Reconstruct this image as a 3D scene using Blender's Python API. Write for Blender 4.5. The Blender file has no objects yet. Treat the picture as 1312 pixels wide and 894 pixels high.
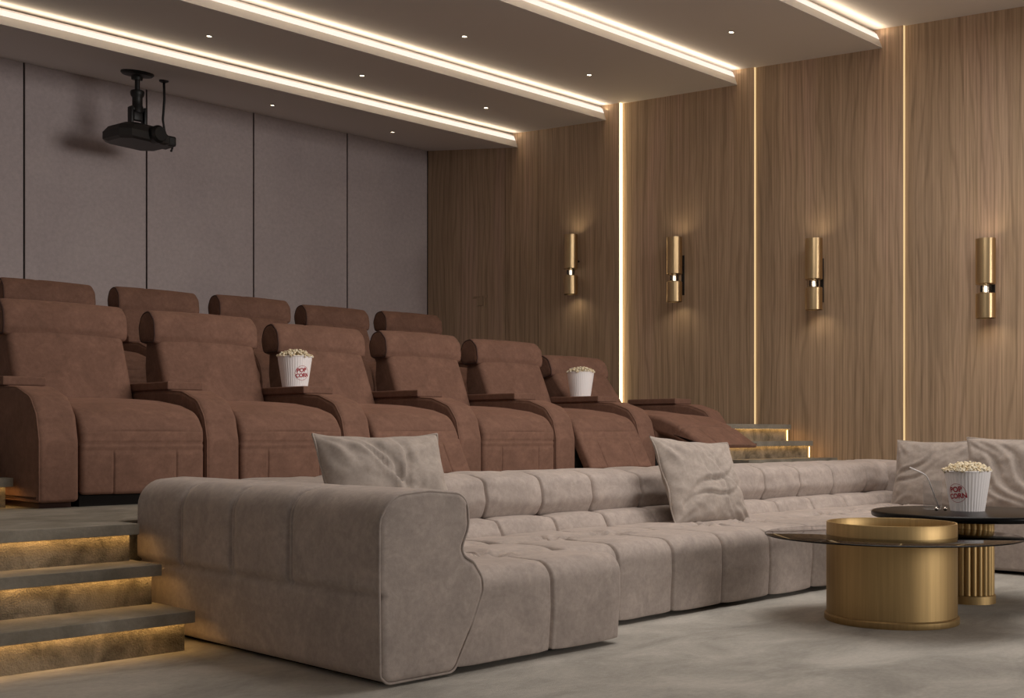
import bpy, bmesh, math, random
from mathutils import Vector, Matrix, noise
random.seed(7)
PI = math.pi
sc = bpy.context.scene
COL = sc.collection
sc.view_settings.view_transform = 'Standard'
sc.view_settings.look = 'None'
sc.view_settings.exposure = 0.0

# ------------------------------------------------------------------ helpers
def link(name, me, mat, parent=None):
    o = bpy.data.objects.new(name, me)
    COL.objects.link(o)
    if mat is not None and len(me.materials) == 0:
        me.materials.append(mat)
    if parent is not None:
        o.parent = parent
    return o

def tag(o, label, cat, group=None):
    o['label'] = label
    o['category'] = cat
    if group:
        o['group'] = group
    return o

def empty(name, loc, label, cat, group=None, rz=0.0):
    o = bpy.data.objects.new(name, None)
    COL.objects.link(o)
    o.empty_display_size = 0.1
    o.location = loc
    o.rotation_euler = (0, 0, rz)
    return tag(o, label, cat, group)

def struct(o):
    o['kind'] = 'structure'
    return o

def to_mesh(name, bm, smooth=True):
    bmesh.ops.recalc_face_normals(bm, faces=bm.faces[:])
    me = bpy.data.meshes.new(name)
    bm.to_mesh(me)
    bm.free()
    if smooth:
        for p in me.polygons:
            p.use_smooth = True
    return me

def add_box(bm, x0, x1, y0, y1, z0, z1, bev=0.0, seg=2):
    r = bmesh.ops.create_cube(bm, size=1.0)
    vs = r['verts']
    for v in vs:
        v.co = Vector((x0 + (v.co.x + .5) * (x1 - x0), y0 + (v.co.y + .5) * (y1 - y0), z0 + (v.co.z + .5) * (z1 - z0)))
    if bev > 0:
        es = list({e for v in vs for e in v.link_edges})
        bmesh.ops.bevel(bm, geom=es, offset=bev, segments=seg, affect='EDGES', profile=0.5)

def box_mesh(name, *a, **k):
    bm = bmesh.new()
    add_box(bm, *a, **k)
    return to_mesh(name, bm, smooth=False)

def boxes_mesh(name, boxes, bev=0.0):
    bm = bmesh.new()
    for b in boxes:
        add_box(bm, *b, bev=bev)
    return to_mesh(name, bm, smooth=False)

def prism_x(name, prof, x0, x1):
    """profile in (y,z) run along x, flat shaded"""
    bm = bmesh.new()
    a = [bm.verts.new((x0, p[0], p[1])) for p in prof]
    b = [bm.verts.new((x1, p[0], p[1])) for p in prof]
    n = len(prof)
    for i in range(n):
        bm.faces.new((a[i], a[(i + 1) % n], b[(i + 1) % n], b[i]))
    bm.faces.new(a[::-1])
    bm.faces.new(b)
    return to_mesh(name, bm, smooth=False)

def add_lathe(bm, prof, n=48, closed=False, c=(0, 0)):
    rings = []
    for r, z in prof:
        if r < 1e-6:
            rings.append([bm.verts.new((c[0], c[1], z))])
        else:
            rings.append([bm.verts.new((c[0] + r * math.cos(2 * PI * k / n), c[1] + r * math.sin(2 * PI * k / n), z)) for k in range(n)])
    m = len(rings)
    for i in range(m if closed else m - 1):
        A, B = rings[i], rings[(i + 1) % m]
        for k in range(n):
            k2 = (k + 1) % n
            if len(A) == 1 and len(B) == 1:
                continue
            if len(A) == 1:
                bm.faces.new((A[0], B[k], B[k2]))
            elif len(B) == 1:
                bm.faces.new((A[k], A[k2], B[0]))
            else:
                bm.faces.new((A[k], A[k2], B[k2], B[k]))

def autosmooth(me, ang=35):
    """smooth faces, sharp edges above an angle"""
    bm = bmesh.new()
    bm.from_mesh(me)
    for f in bm.faces:
        f.smooth = True
    for e in bm.edges:
        if len(e.link_faces) == 2 and e.calc_face_angle(0) > math.radians(ang):
            e.smooth = False
    bm.to_mesh(me)
    bm.free()
    return me

def lathe_mesh(name, prof, n=48, closed=False, ang=35):
    bm = bmesh.new()
    add_lathe(bm, prof, n, closed)
    return autosmooth(to_mesh(name, bm), ang)

def add_tube(bm, pts, rad, n=8, closed=False):
    pts = [Vector(p) for p in pts]
    m = len(pts)
    rings = []
    up = Vector((0.13, 0.21, 0.97)).normalized()
    for i, p in enumerate(pts):
        if closed:
            t = pts[(i + 1) % m] - pts[i - 1]
        else:
            t = pts[min(i + 1, m - 1)] - pts[max(i - 1, 0)]
        t.normalize()
        a = t.cross(up)
        if a.length < 1e-3:
            a = t.cross(Vector((1, 0, 0)))
        a.normalize()
        b = t.cross(a)
        rings.append([bm.verts.new(p + rad * (math.cos(2 * PI * k / n) * a + math.sin(2 * PI * k / n) * b)) for k in range(n)])
    for i in range(m if closed else m - 1):
        A, B = rings[i], rings[(i + 1) % m]
        for k in range(n):
            bm.faces.new((A[k], A[(k + 1) % n], B[(k + 1) % n], B[k]))
    if not closed:
        bm.faces.new(rings[0][::-1])
        bm.faces.new(rings[-1])

def tube_mesh(name, pts, rad, n=8, closed=False):
    bm = bmesh.new()
    add_tube(bm, pts, rad, n, closed)
    return to_mesh(name, bm)

def rp(pts, step=0.025, seg=7):
    """closed polygon of (x, y, fillet radius) to a finely sampled rounded outline"""
    n = len(pts)
    out = []
    for i in range(n):
        p = Vector(pts[i][:2]); r = pts[i][2]
        a = Vector(pts[i - 1][:2]); b = Vector(pts[(i + 1) % n][:2])
        d1 = (a - p); d2 = (b - p)
        l1, l2 = d1.length, d2.length
        d1.normalize(); d2.normalize()
        ang = d1.angle(d2, PI)
        if r <= 0 or ang > PI - 0.03:
            out.append(p); continue
        t = min(r / math.tan(ang / 2), l1 * .49, l2 * .49)
        rr = t * math.tan(ang / 2)
        c = p + (d1 + d2).normalized() * (rr / math.sin(ang / 2))
        s = p + d1 * t; e = p + d2 * t
        a0 = math.atan2(s.y - c.y, s.x - c.x); a1 = math.atan2(e.y - c.y, e.x - c.x)
        da = (a1 - a0 + PI) % (2 * PI) - PI
        for k in range(seg + 1):
            aa = a0 + da * k / seg
            out.append(Vector((c.x + rr * math.cos(aa), c.y + rr * math.sin(aa))))
    res = []
    m = len(out)
    for i in range(m):
        p, q = out[i], out[(i + 1) % m]
        L = (q - p).length
        if L < 1e-5:
            continue
        k = max(1, int(math.ceil(L / step)))
        for j in range(k):
            res.append(p.lerp(q, j / k))
    return res

def loft(name, prof, s0, s1, r, ds=0.025, axis='x', disp=None, endseg=7, extra=()):
    """upholstered body: an outline run along an axis, its ends rounded by r; disp(s,p,q,nx,ny) pushes in"""
    m = len(prof)
    area = sum(prof[i].x * prof[(i + 1) % m].y - prof[(i + 1) % m].x * prof[i].y for i in range(m))
    sg = 1 if area > 0 else -1
    nor = []
    for i in range(m):
        t = prof[(i + 1) % m] - prof[i - 1]
        nn = Vector((t.y, -t.x)) * sg
        nor.append(nn.normalized())
    ss = []
    for k in range(endseg + 1):
        th = k / endseg * PI / 2
        ss.append((s0 + r * (1 - math.cos(th)), r * (1 - math.sin(th))))
    inner = []
    L = (s1 - r) - (s0 + r)
    n = max(2, int(L / ds))
    for k in range(1, n):
        inner.append(s0 + r + L * k / n)
    for e in extra:
        for d in (-.023, -.020, -.017, -.013, -.009, -.006, -.003, 0, .003, .006, .009, .013, .017, .020, .023):
            if s0 + r < e + d < s1 - r:
                inner.append(e + d)
    inner.sort()
    for s in inner:
        ss.append((s, 0.0))
    for k in range(endseg, -1, -1):
        th = k / endseg * PI / 2
        ss.append((s1 - r * (1 - math.cos(th)), r * (1 - math.sin(th))))
    bm = bmesh.new()
    rings = []
    for s, ins in ss:
        ring = []
        for i in range(m):
            p, nn = prof[i], nor[i]
            d = ins + (disp(s, p.x, p.y, nn.x, nn.y) if disp else 0.0)
            a, b = p.x - nn.x * d, p.y - nn.y * d
            co = (s, a, b) if axis == 'x' else (a, s, b)
            ring.append(bm.verts.new(co))
        rings.append(ring)
    for i in range(len(rings) - 1):
        A, B = rings[i], rings[i + 1]
        for k in range(m):
            bm.faces.new((A[k], A[(k + 1) % m], B[(k + 1) % m], B[k]))
    for ring in (rings[0], rings[-1]):
        bm.faces.new(ring)
    return to_mesh(name, bm)

def g(t, w):
    return math.exp(-(t / w) ** 2)

# ------------------------------------------------------------------ materials
def mat_new(name):
    m = bpy.data.materials.new(name)
    m.use_nodes = True
    nt = m.node_tree
    b = nt.nodes['Principled BSDF']
    return m, nt, b

def rgb(r, g_, b):
    f = lambda c: ((c / 255) / 12.92 if c / 255 <= .04045 else ((c / 255 + .055) / 1.055) ** 2.4)
    return (f(r), f(g_), f(b), 1)

def simple(name, col, rough=.5, metal=0.0, **k):
    m, nt, b = mat_new(name)
    b.inputs['Base Color'].default_value = col
    b.inputs['Roughness'].default_value = rough
    b.inputs['Metallic'].default_value = metal
    for kk, v in k.items():
        b.inputs[kk].default_value = v
    return m

def coords(nt, scale=(1, 1, 1), kind='Object'):
    tc = nt.nodes.new('ShaderNodeTexCoord')
    mp = nt.nodes.new('ShaderNodeMapping')
    mp.inputs['Scale'].default_value = scale
    nt.links.new(tc.outputs[kind], mp.inputs['Vector'])
    return mp.outputs['Vector']

def noise_n(nt, vec, scale, detail=4, rough=.55, dist=0.0):
    n = nt.nodes.new('ShaderNodeTexNoise')
    n.inputs['Scale'].default_value = scale
    n.inputs['Detail'].default_value = detail
    n.inputs['Roughness'].default_value = rough
    n.inputs['Distortion'].default_value = dist
    nt.links.new(vec, n.inputs['Vector'])
    return n.outputs['Fac']

def ramp(nt, fac, stops):
    r = nt.nodes.new('ShaderNodeValToRGB')
    el = r.color_ramp.elements
    while len(el) > 1:
        el.remove(el[-1])
    el[0].position = stops[0][0]; el[0].color = stops[0][1]
    for p, c in stops[1:]:
        e = el.new(p); e.color = c
    nt.links.new(fac, r.inputs['Fac'])
    return r.outputs['Color']

def mixc(nt, fac, a, b, mode='MIX'):
    x = nt.nodes.new('ShaderNodeMix')
    x.data_type = 'RGBA'
    x.blend_type = mode
    for sock, val in ((0, fac), (6, a), (7, b)):
        if hasattr(val, 'links') or hasattr(val, 'is_output'):
            nt.links.new(val, x.inputs[sock])
        else:
            x.inputs[sock].default_value = val
    return x.outputs[2]

def bump(nt, b, h, strength=.2, dist=.01):
    n = nt.nodes.new('ShaderNodeBump')
    n.inputs['Strength'].default_value = strength
    n.inputs['Distance'].default_value = dist
    nt.links.new(h, n.inputs['Height'])
    nt.links.new(n.outputs['Normal'], b.inputs['Normal'])

def sc_col(c, k):
    return (c[0] * k, c[1] * k, c[2] * k, 1)

def velvet(name, col, sheen=.35, var=.22):
    m, nt, b = mat_new(name)
    v = coords(nt)
    n1 = noise_n(nt, v, 5.0, 7, .68, 1.2)
    n2 = noise_n(nt, v, 38.0, 4, .7, .4)
    c1 = ramp(nt, n1, [(.32, sc_col(col, 1 - var)), (.5, col), (.64, sc_col(col, 1 + var)), (.72, sc_col(col, 1 + var * .5))])
    c2 = ramp(nt, n2, [(.3, (.86, .86, .86, 1)), (.7, (1.1, 1.1, 1.1, 1))])
    c = mixc(nt, 1.0, c1, c2, 'MULTIPLY')
    nt.links.new(c, b.inputs['Base Color'])
    b.inputs['Roughness'].default_value = .85
    b.inputs['Specular IOR Level'].default_value = .15
    b.inputs['Sheen Weight'].default_value = sheen
    b.inputs['Sheen Roughness'].default_value = .45
    b.inputs['Sheen Tint'].default_value = sc_col(col, 1.8)
    bump(nt, b, noise_n(nt, v, 220.0, 2), .12, .004)
    return m

def emit(name, col, strength):
    m = bpy.data.materials.new(name)
    m.use_nodes = True
    nt = m.node_tree
    nt.nodes.remove(nt.nodes['Principled BSDF'])
    e = nt.nodes.new('ShaderNodeEmission')
    e.inputs['Color'].default_value = col
    e.inputs['Strength'].default_value = strength
    nt.links.new(e.outputs[0], nt.nodes['Material Output'].inputs['Surface'])
    return m

def brushed(name, col, rough=.32):
    m, nt, b = mat_new(name)
    v = coords(nt, (14, 14, .35))
    n = noise_n(nt, v, 4.0, 5, .6)
    c = ramp(nt, n, [(.3, sc_col(col, .86)), (.7, sc_col(col, 1.08))])
    nt.links.new(c, b.inputs['Base Color'])
    b.inputs['Metallic'].default_value = 1
    b.inputs['Roughness'].default_value = rough
    return m

def wood():
    m, nt, b = mat_new('oak_veneer')
    tc = nt.nodes.new('ShaderNodeTexCoord')
    oi = nt.nodes.new('ShaderNodeObjectInfo')
    mul = nt.nodes.new('ShaderNodeVectorMath'); mul.operation = 'MULTIPLY_ADD'
    comb = nt.nodes.new('ShaderNodeCombineXYZ')
    nt.links.new(oi.outputs['Random'], comb.inputs[1]); nt.links.new(oi.outputs['Random'], comb.inputs[2])
    nt.links.new(comb.outputs[0], mul.inputs[0])
    mul.inputs[1].default_value = (0, 37, 53)
    nt.links.new(tc.outputs['Object'], mul.inputs[2])
    def mp(scale):
        q = nt.nodes.new('ShaderNodeMapping'); q.inputs['Scale'].default_value = scale
        nt.links.new(mul.outputs[0], q.inputs['Vector']); return q.outputs['Vector']
    # long cathedral figure
    w = nt.nodes.new('ShaderNodeTexWave')
    w.wave_type = 'BANDS'; w.bands_direction = 'Y'
    w.inputs['Scale'].default_value = 3.4
    w.inputs['Distortion'].default_value = 14.0
    w.inputs['Detail'].default_value = 3.0
    w.inputs['Detail Scale'].default_value = .7
    w.inputs['Detail Roughness'].default_value = .5
    nt.links.new(mp((1, 1.0, .16)), w.inputs['Vector'])
    fine = noise_n(nt, mp((1, 95, 1.6)), 1.0, 6, .66)
    lw = nt.nodes.new('ShaderNodeTexWave'); lw.wave_type = 'BANDS'; lw.bands_direction = 'Y'
    lw.inputs['Scale'].default_value = 9.5; lw.inputs['Distortion'].default_value = .6; lw.inputs['Detail'].default_value = 2
    nt.links.new(mp((1, 1, .05)), lw.inputs['Vector'])
    cl = ramp(nt, lw.outputs['Fac'], [(0, (.80, .79, .77, 1)), (.3, (1, 1, 1, 1))])
    mid = noise_n(nt, mp((1, 16, .35)), 1.0, 4, .6)
    big = noise_n(nt, mp((1, 2.2, .25)), 1.0, 3, .5)
    base = ramp(nt, big, [(.3, rgb(182, 156, 130)), (.55, rgb(200, 172, 144)), (.72, rgb(208, 176, 154))])
    cw = ramp(nt, w.outputs['Fac'], [(.0, (.62, .60, .57, 1)), (.16, (.92, .92, .91, 1)), (.4, (1, 1, 1, 1)), (1.0, (1.03, 1.03, 1.03, 1))])
    cf = ramp(nt, fine, [(.32, (.66, .64, .61, 1)), (.52, (1, 1, 1, 1)), (.75, (1.12, 1.12, 1.1, 1))])
    cm = ramp(nt, mid, [(.3, (.84, .83, .8, 1)), (.6, (1.03, 1.03, 1.03, 1))])
    c = mixc(nt, .5, base, cw, 'MULTIPLY')
    c = mixc(nt, .85, c, cf, 'MULTIPLY')
    c = mixc(nt, .9, c, cm, 'MULTIPLY')
    c = mixc(nt, .7, c, cl, 'MULTIPLY')
    nt.links.new(c, b.inputs['Base Color'])
    b.inputs['Roughness'].default_value = .55
    b.inputs['Specular IOR Level'].default_value = .3
    bump(nt, b, fine, .22, .004)
    return m

def mottled(name, a, b_, scale=2.0, rough=.9, bumps=(140, .3, .006), detail=8, spec=.2, nscale=(1, 1, 1)):
    m, nt, b = mat_new(name)
    v = coords(nt, nscale)
    n1 = noise_n(nt, v, scale, detail, .62, .6)
    n2 = noise_n(nt, v, scale * 22, 4, .7)
    c1 = ramp(nt, n1, [(.36, a), (.64, b_)])
    c2 = ramp(nt, n2, [(.3, (.9, .9, .9, 1)), (.7, (1.07, 1.07, 1.07, 1))])
    nt.links.new(mixc(nt, 1.0, c1, c2, 'MULTIPLY'), b.inputs['Base Color'])
    b.inputs['Roughness'].default_value = rough
    b.inputs['Specular IOR Level'].default_value = spec
    bump(nt, b, noise_n(nt, v, bumps[0], 3, .6), bumps[1], bumps[2])
    return m

M = {}
M['brown'] = velvet('russet_velvet', rgb(122, 91, 77), .45, .16)
M['brown_dark'] = simple('dark_piping', rgb(70, 44, 36), .8)
M['taupe'] = velvet('taupe_velvet', rgb(171, 158, 150), .35, .13)
M['pillow'] = velvet('cushion_velvet', rgb(167, 155, 146), .35, .10)
M['wood'] = wood()
M['carpet'] = mottled('grey_carpet', rgb(156, 151, 143), rgb(190, 184, 175), 1.6, .95, (260, .5, .01), spec=.1, nscale=(1, 1.7, 1))
M['stone'] = mottled('micro_concrete', rgb(120, 113, 101), rgb(158, 150, 137), 2.6, .8, (90, .25, .006))
M['riser'] = mottled('rough_riser', rgb(96, 89, 78), rgb(156, 146, 130), 7.0, .9, (120, .7, .012))
M['ceil'] = simple('ceiling_plaster', rgb(236, 230, 226), .9)
M['fascia'] = simple('fascia_paint', rgb(196, 190, 184), .8)
M['backwall'] = mottled('mauve_fabric_panel', rgb(184, 171, 171), rgb(192, 179, 178), 1.0, .92, (400, .1, .002), spec=.1)
M['gap'] = simple('shadow_gap', rgb(30, 25, 23), .9)
M['black'] = simple('black_lacquer', rgb(11, 9, 9), .3, **{'Specular IOR Level': .14})
M['blackmatte'] = simple('black_plastic', rgb(20, 18, 17), .5)
M['blackmid'] = simple('charcoal_plastic', rgb(38, 35, 33), .45)
M['brass'] = brushed('brushed_brass', rgb(182, 154, 108), .50)
M['brass_pol'] = brushed('sconce_brass', rgb(205, 176, 134), .30)
M['chrome'] = simple('chrome', rgb(215, 205, 195), .12, 1.0)
M['paper'] = simple('white_paper', rgb(247, 241, 240), .6)
M['red'] = simple('red_print', rgb(168, 38, 52), .6)
M['cove'] = emit('cove_glow', (1, .88, .76, 1), 1.12)
M['step_led'] = emit('step_glow', (1, .57, .18, 1), 7.5)
M['wall_led'] = emit('wall_glow', (1, .76, .42, 1), 4.0)
M['wall_led2'] = emit('wall_glow_soft', (1, .70, .34, 1), 1.0)
M['lamp'] = emit('downlight_glow', (1, .84, .6, 1), 14.0)
M['bulb'] = emit('bulb_glow', (1, .88, .72, 1), 2.0)

def popcorn_mat():
    m, nt, b = mat_new('popcorn_flake')
    v = coords(nt)
    n = noise_n(nt, v, 70, 3, .6)
    nt.links.new(ramp(nt, n, [(.3, rgb(196, 164, 112)), (.47, rgb(226, 210, 178)), (.65, rgb(238, 230, 212))]), b.inputs['Base Color'])
    b.inputs['Roughness'].default_value = .8
    return m
M['corn'] = popcorn_mat()

def glass_mat(name, tint, gloss_rough=.03, ior=1.5):
    m = bpy.data.materials.new(name)
    m.use_nodes = True
    nt = m.node_tree
    nt.nodes.remove(nt.nodes['Principled BSDF'])
    tr = nt.nodes.new('ShaderNodeBsdfTransparent'); tr.inputs[0].default_value = tint
    gl = nt.nodes.new('ShaderNodeBsdfGlossy'); gl.inputs['Roughness'].default_value = gloss_rough
    fr = nt.nodes.new('ShaderNodeFresnel'); fr.inputs['IOR'].default_value = ior
    mx = nt.nodes.new('ShaderNodeMixShader')
    nt.links.new(fr.outputs[0], mx.inputs[0]); nt.links.new(tr.outputs[0], mx.inputs[1]); nt.links.new(gl.outputs[0], mx.inputs[2])
    nt.links.new(mx.outputs[0], nt.nodes['Material Output'].inputs['Surface'])
    return m
M['smoke'] = glass_mat('smoked_glass', (.46, .43, .41, 1))
M['clear'] = glass_mat('clear_glass', (.93, .93, .93, 1), .05, 1.16)
_nt = M['clear'].node_tree
_mx = [n for n in _nt.nodes if n.type == 'MIX_SHADER'][0]
_cl = _nt.nodes.new('ShaderNodeMath'); _cl.operation = 'MINIMUM'; _cl.inputs[1].default_value = .3
_nt.links.new(_mx.inputs[0].links[0].from_socket, _cl.inputs[0]); _nt.links.new(_cl.outputs[0], _mx.inputs[0])
_df = _nt.nodes.new('ShaderNodeBsdfDiffuse'); _df.inputs[0].default_value = (.9, .9, .9, 1)
_m2 = _nt.nodes.new('ShaderNodeMixShader'); _m2.inputs[0].default_value = .07
_nt.links.new(_mx.outputs[0], _m2.inputs[1]); _nt.links.new(_df.outputs[0], _m2.inputs[2])
_nt.links.new(_m2.outputs[0], _nt.nodes['Material Output'].inputs['Surface'])
M['bulbglass'] = glass_mat('crystal_glass', (.97, .95, .9, 1))

# ------------------------------------------------------------------ room
XL, XR, YB = -1.2, 10.6, 12.37
ZP1, ZS1, ZS2, ZP2 = .50, .66, .825, .99
fl = struct(link('floor', box_mesh('floor', XL, XR, -6.0, 5.0, -.1, 0), M['carpet']))

# ceiling: sloping louvre panels, each ending in a lit lip
TIERS = [((12.37, 4.753), (10.632, 4.504)), ((10.70, 4.694), (9.129, 4.558)), ((9.20, 4.741), (7.310, 4.596)),
         ((7.379, 4.764), (5.645, 4.605)), ((5.715, 4.797), (3.95, 4.63)), ((4.02, 4.80), (2.25, 4.64)), ((2.32, 4.81), (.55, 4.65)), ((.62, 4.82), (-1.2, 4.66))]
COVE_LABEL = ['long warm light strip in the ceiling lip nearest the back wall, above the projector',
              'second warm ceiling light strip from the back wall',
              'third warm ceiling light strip from the back wall',
              'warm ceiling light strip at the top right corner, fourth from the back wall']
for i, ((yb, zb), (yl, zl)) in enumerate(TIERS):
    sl = (zb - zl) / (yb - yl)
    back = 0 if i == 0 else .17
    prof = [(yb + back, zb + sl * back), (yl, zl), (yl + .034, zl + .088), (yl + .075, zl + .172), (yl + .16, zl + .172),
            (yl + .16, zb + .25), (yb + back, zb + .25)]
    if i:
        prof[-1] = (yb + back, zb + sl * back + .03); prof[-2] = (yl + .4, zb + sl * back + .03)
        prof[4] = (yl + .3, zl + .172)
    else:
        prof[4] = (yl + .25, zl + .172); prof[5] = (yl + .25, zb + .25)
    o = struct(link('ceiling', prism_x('ceiling_louvre', prof, XL, XR), M['ceil']))
    f = struct(link('trim_%d' % (i + 1), prism_x('lip', [(yl, zl), (yl - .004, zl + .001), (yl + .030, zl + .089), (yl + .034, zl + .088)], XL, XR - .002), M['fascia']))
    if i < 4:
        n_ = Vector((-.09, .042)).normalized() * .006
        a = (yl + .0345, zl + .090); b = (yl + .072, zl + .168)
        b = (yl + .062, zl + .147)
        c = link('cove_light_strip', prism_x('cove_strip', [a, (a[0] + n_.x, a[1] + n_.y), (b[0] + n_.x, b[1] + n_.y), b], XL, XR - .01), M['cove'])
        tag(c, COVE_LABEL[i], 'light strip', 'ceiling light strips')
    else:
        c = struct(link('trim_%d' % (i + 20), prism_x('lip_top', [(yl + .0345, zl + .09), (yl + .03, zl + .092), (yl + .066, zl + .170), (yl + .072, zl + .168)], XL, XR - .01), M['fascia']))

# back wall: fabric panels with open joints
struct(link('wall_back', box_mesh('wall_back', XL, XR + .2, YB + .03, YB + .15, 0, 5.0), M['gap']))
edges = [-1.2, -.43, .95, 2.33, 3.71, 5.088, 6.462, 7.850, 9.243, 10.6]
for a, b in zip(edges[:-1], edges[1:]):
    struct(link('wall_back_panel', box_mesh('wall_back_panel', a + .010, b - .010, YB, YB + .03, .9, 4.76, bev=.004), M['backwall']))

# right wall: oak veneer panels
struct(link('wall_right', box_mesh('wall_right', XR + .03, XR + .15, -6, YB + .15, 0, 5.0), M['gap']))
YS = [12.37, 10.852, 10.278, 8.918, 7.095, 5.425, 3.75, 2.08, .4, -1.3, -3, -6]
for k in range(len(YS) - 1):
    a, b = YS[k + 1], YS[k]
    gb = .004 if k in (0, 1) else .008
    ga = .004 if k == 0 else .0
    pr = 0.0 if k < 2 else (.026 if k != 2 else .05)
    bm = bmesh.new()
    q = [(XR - pr, a + ga), (XR + .03, a + ga), (XR + .03, b - gb), (XR, b - gb)]
    lo_, hi_ = [bm.verts.new((x, y, 0)) for x, y in q], [bm.verts.new((x, y, 4.86)) for x, y in q]
    for e in range(4):
        bm.faces.new((lo_[e], lo_[(e + 1) % 4], hi_[(e + 1) % 4], hi_[e]))
    bm.faces.new(lo_[::-1]); bm.faces.new(hi_)
    o = link('wall_right_panel', to_mesh('wall_right_panel', bm, False), M['wood'])
    struct(o)
SEAM_LABEL = ['bright vertical light strip in the oak wall, farthest of the three, behind the last recliner',
              'middle vertical light strip of the oak wall, ending above the side steps',
              'vertical light strip in the oak wall nearest the sofa pillows at right']
for k, y in enumerate(YS[3:6]):
    top = 4.86
    zb = [ZP2, ZP2, .4][k]
    pr = .05 if k == 0 else .026
    o = link('wall_light_strip', box_mesh('wall_strip', XR - pr + .004, XR - .001, y - .006, y, zb, 4.86), M['wall_led'] if k == 0 else M['wall_led2'])
    tag(o, SEAM_LABEL[k], 'light strip', 'vertical wall light strips')

# platforms and steps
def slab(name, x0, x1, y0, y1, z0, z1, nose=True, right=0.0, left=0.0):
    """one level: body and a slightly overhanging tread slab"""
    t = .048
    o = struct(link(name, box_mesh(name, x0, x1, y0, y1, z0, z1 - t), M['riser']))
    o2 = struct(link(name + '_tread', box_mesh(name + '_tread', x0 - left, x1 + right, y0 - (.034 if nose else 0), y1, z1 - t, z1, bev=.0015), M['stone']))
    return o, o2
XS = 2.50
slab('step', XL, XS, 4.462, 5.3, 0, .165, right=.03)
slab('step', XL, XS, 4.742, 5.3, .165, .335, right=.03)
slab('platform', XL, XS, 4.945, 5.12, .335, ZP1, right=.03)
slab('platform', XL, XR, 5.12, YB, 0, ZP1, nose=False)
slab('step', XL, 2.565, 6.485, YB, ZP1, ZS1, right=.03)
slab('step', XL, 2.565, 6.755, YB, ZS1, ZS2, right=.03)
slab('platform', XL, 2.565, 7.02, YB, ZS2, ZP2, right=.03)
slab('platform', 2.57, 8.93, 8.60, YB, ZP1, ZP2)
XA = 10.45
slab('step', 8.96, XA, 6.10, YB, ZP1, ZS1, right=.03)
slab('step', 8.96, XA, 6.372, YB, ZS1, ZS2, right=.03)
slab('platform', 8.96, XA, 6.625, YB, ZS2, ZP2, right=.03)

def led(x0, x1, y, z, xr_y1=None, label=''):
    """strip under a nosing, wrapped around its right-hand end"""
    bx = [(x0, x1 + .022, y - .026, y - .006, z - .0482, z - .0476)]
    if xr_y1:
        bx.append((x1 + .006, x1 + .022, y - .006, xr_y1, z - .0482, z - .0476))
    o = link('step_light_strip', boxes_mesh('step_strip', bx), M['step_led'])
    tag(o, label, 'light strip', 'step light strips')
led(XL, XS, 4.462, .165, 4.74, 'amber light strip under the lowest step at lower left')
led(XL, XS, 4.742, .335, 4.94, 'amber light strip under the second step at lower left')
led(XL, XS, 4.945, ZP1, 5.10, 'amber light strip under the top landing edge at lower left')
led(XL, 2.565, 6.485, ZS1, 6.74, 'light strip under the small step left of the first recliner')
led(8.97, XA, 6.372, ZS2, 6.62, 'light strip under the lower step beside the oak wall, right of the recliners')
led(8.97, XA, 6.625, ZP2, 6.9, 'light strip under the upper step beside the oak wall, right of the recliners')
for y, z0, z1, lab in ((6.372, ZS1, ZS2, 'short upright light strip at the wall end of the lower side step'), (6.625, ZS2, ZP2, 'short upright light strip at the wall end of the upper side step')):
    o = link('step_light_strip', box_mesh('riser_strip', XA + .002, XA + .010, y - .010, y - .002, z0 + .002, z1 - .057), M['step_led'])
    tag(o, lab, 'light strip', 'step light strips')

# small recessed plate on the far oak panel
t = empty('wall_plate', (XR, 11.34, 2.63), 'small wood-coloured recessed wall plate on the far oak panel', 'wall plate')
link('plate', box_mesh('plate', -.006, 0.0, -.16, .12, .03, .06, bev=.002), M['wood'], t)
link('pull', box_mesh('pull', -.012, 0.0, -.10, .04, -.07, .03, bev=.004), M['wood'], t)

# ------------------------------------------------------------------ downlights
DL = [(5.83, 12.0, 0), (7.59, 11.57, 0), (9.31, 11.53, 0), (5.83, 9.95, 1), (7.60, 9.92, 1), (9.36, 9.90, 1), (7.64, 8.38, 2), (9.39, 8.35, 2), (9.37, 6.54, 3)]
DL_LABEL = {(7.59, 0): 'small lit ceiling spotlight in the rearmost bay, right of the projector', (9.31, 0): 'small ceiling spotlight in the rearmost bay near the oak corner',
            (5.83, 1): 'ceiling spotlight in the second bay from the back wall, leftmost in view', (7.60, 1): 'ceiling spotlight in the second bay from the back wall, middle one in view',
            (9.36, 1): 'ceiling spotlight in the second bay from the back wall, nearest the oak wall', (7.64, 2): 'ceiling spotlight in the third bay from the back wall, farther from the oak wall',
            (9.39, 2): 'ceiling spotlight in the third bay from the back wall, nearer the oak wall', (9.37, 3): 'ceiling spotlight in the bay just before the top right light strip'}
ring_me = lathe_mesh('ring', [(.036, -.003), (.026, -.005), (.021, .003), (.021, .02), (.036, .02)], 28, True)
lens_me = lathe_mesh('lens', [(0, -.001), (.020, -.001), (.020, .012), (0, .012)], 24)
for x, y, k in DL[1:]:
    (yb, zb), (yl, zl) = TIERS[k]
    s = (zb - zl) / (yb - yl)
    z = zl + s * (y - yl)
    t = empty('downlight', (x, y, z), DL_LABEL[(x, k)], 'ceiling light', 'recessed ceiling spotlights')
    t.rotation_euler = (math.atan(s), 0, 0)
    link('trim_ring', ring_me, M['fascia'], t)
    link('lens', lens_me, M['lamp'], t)

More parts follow.
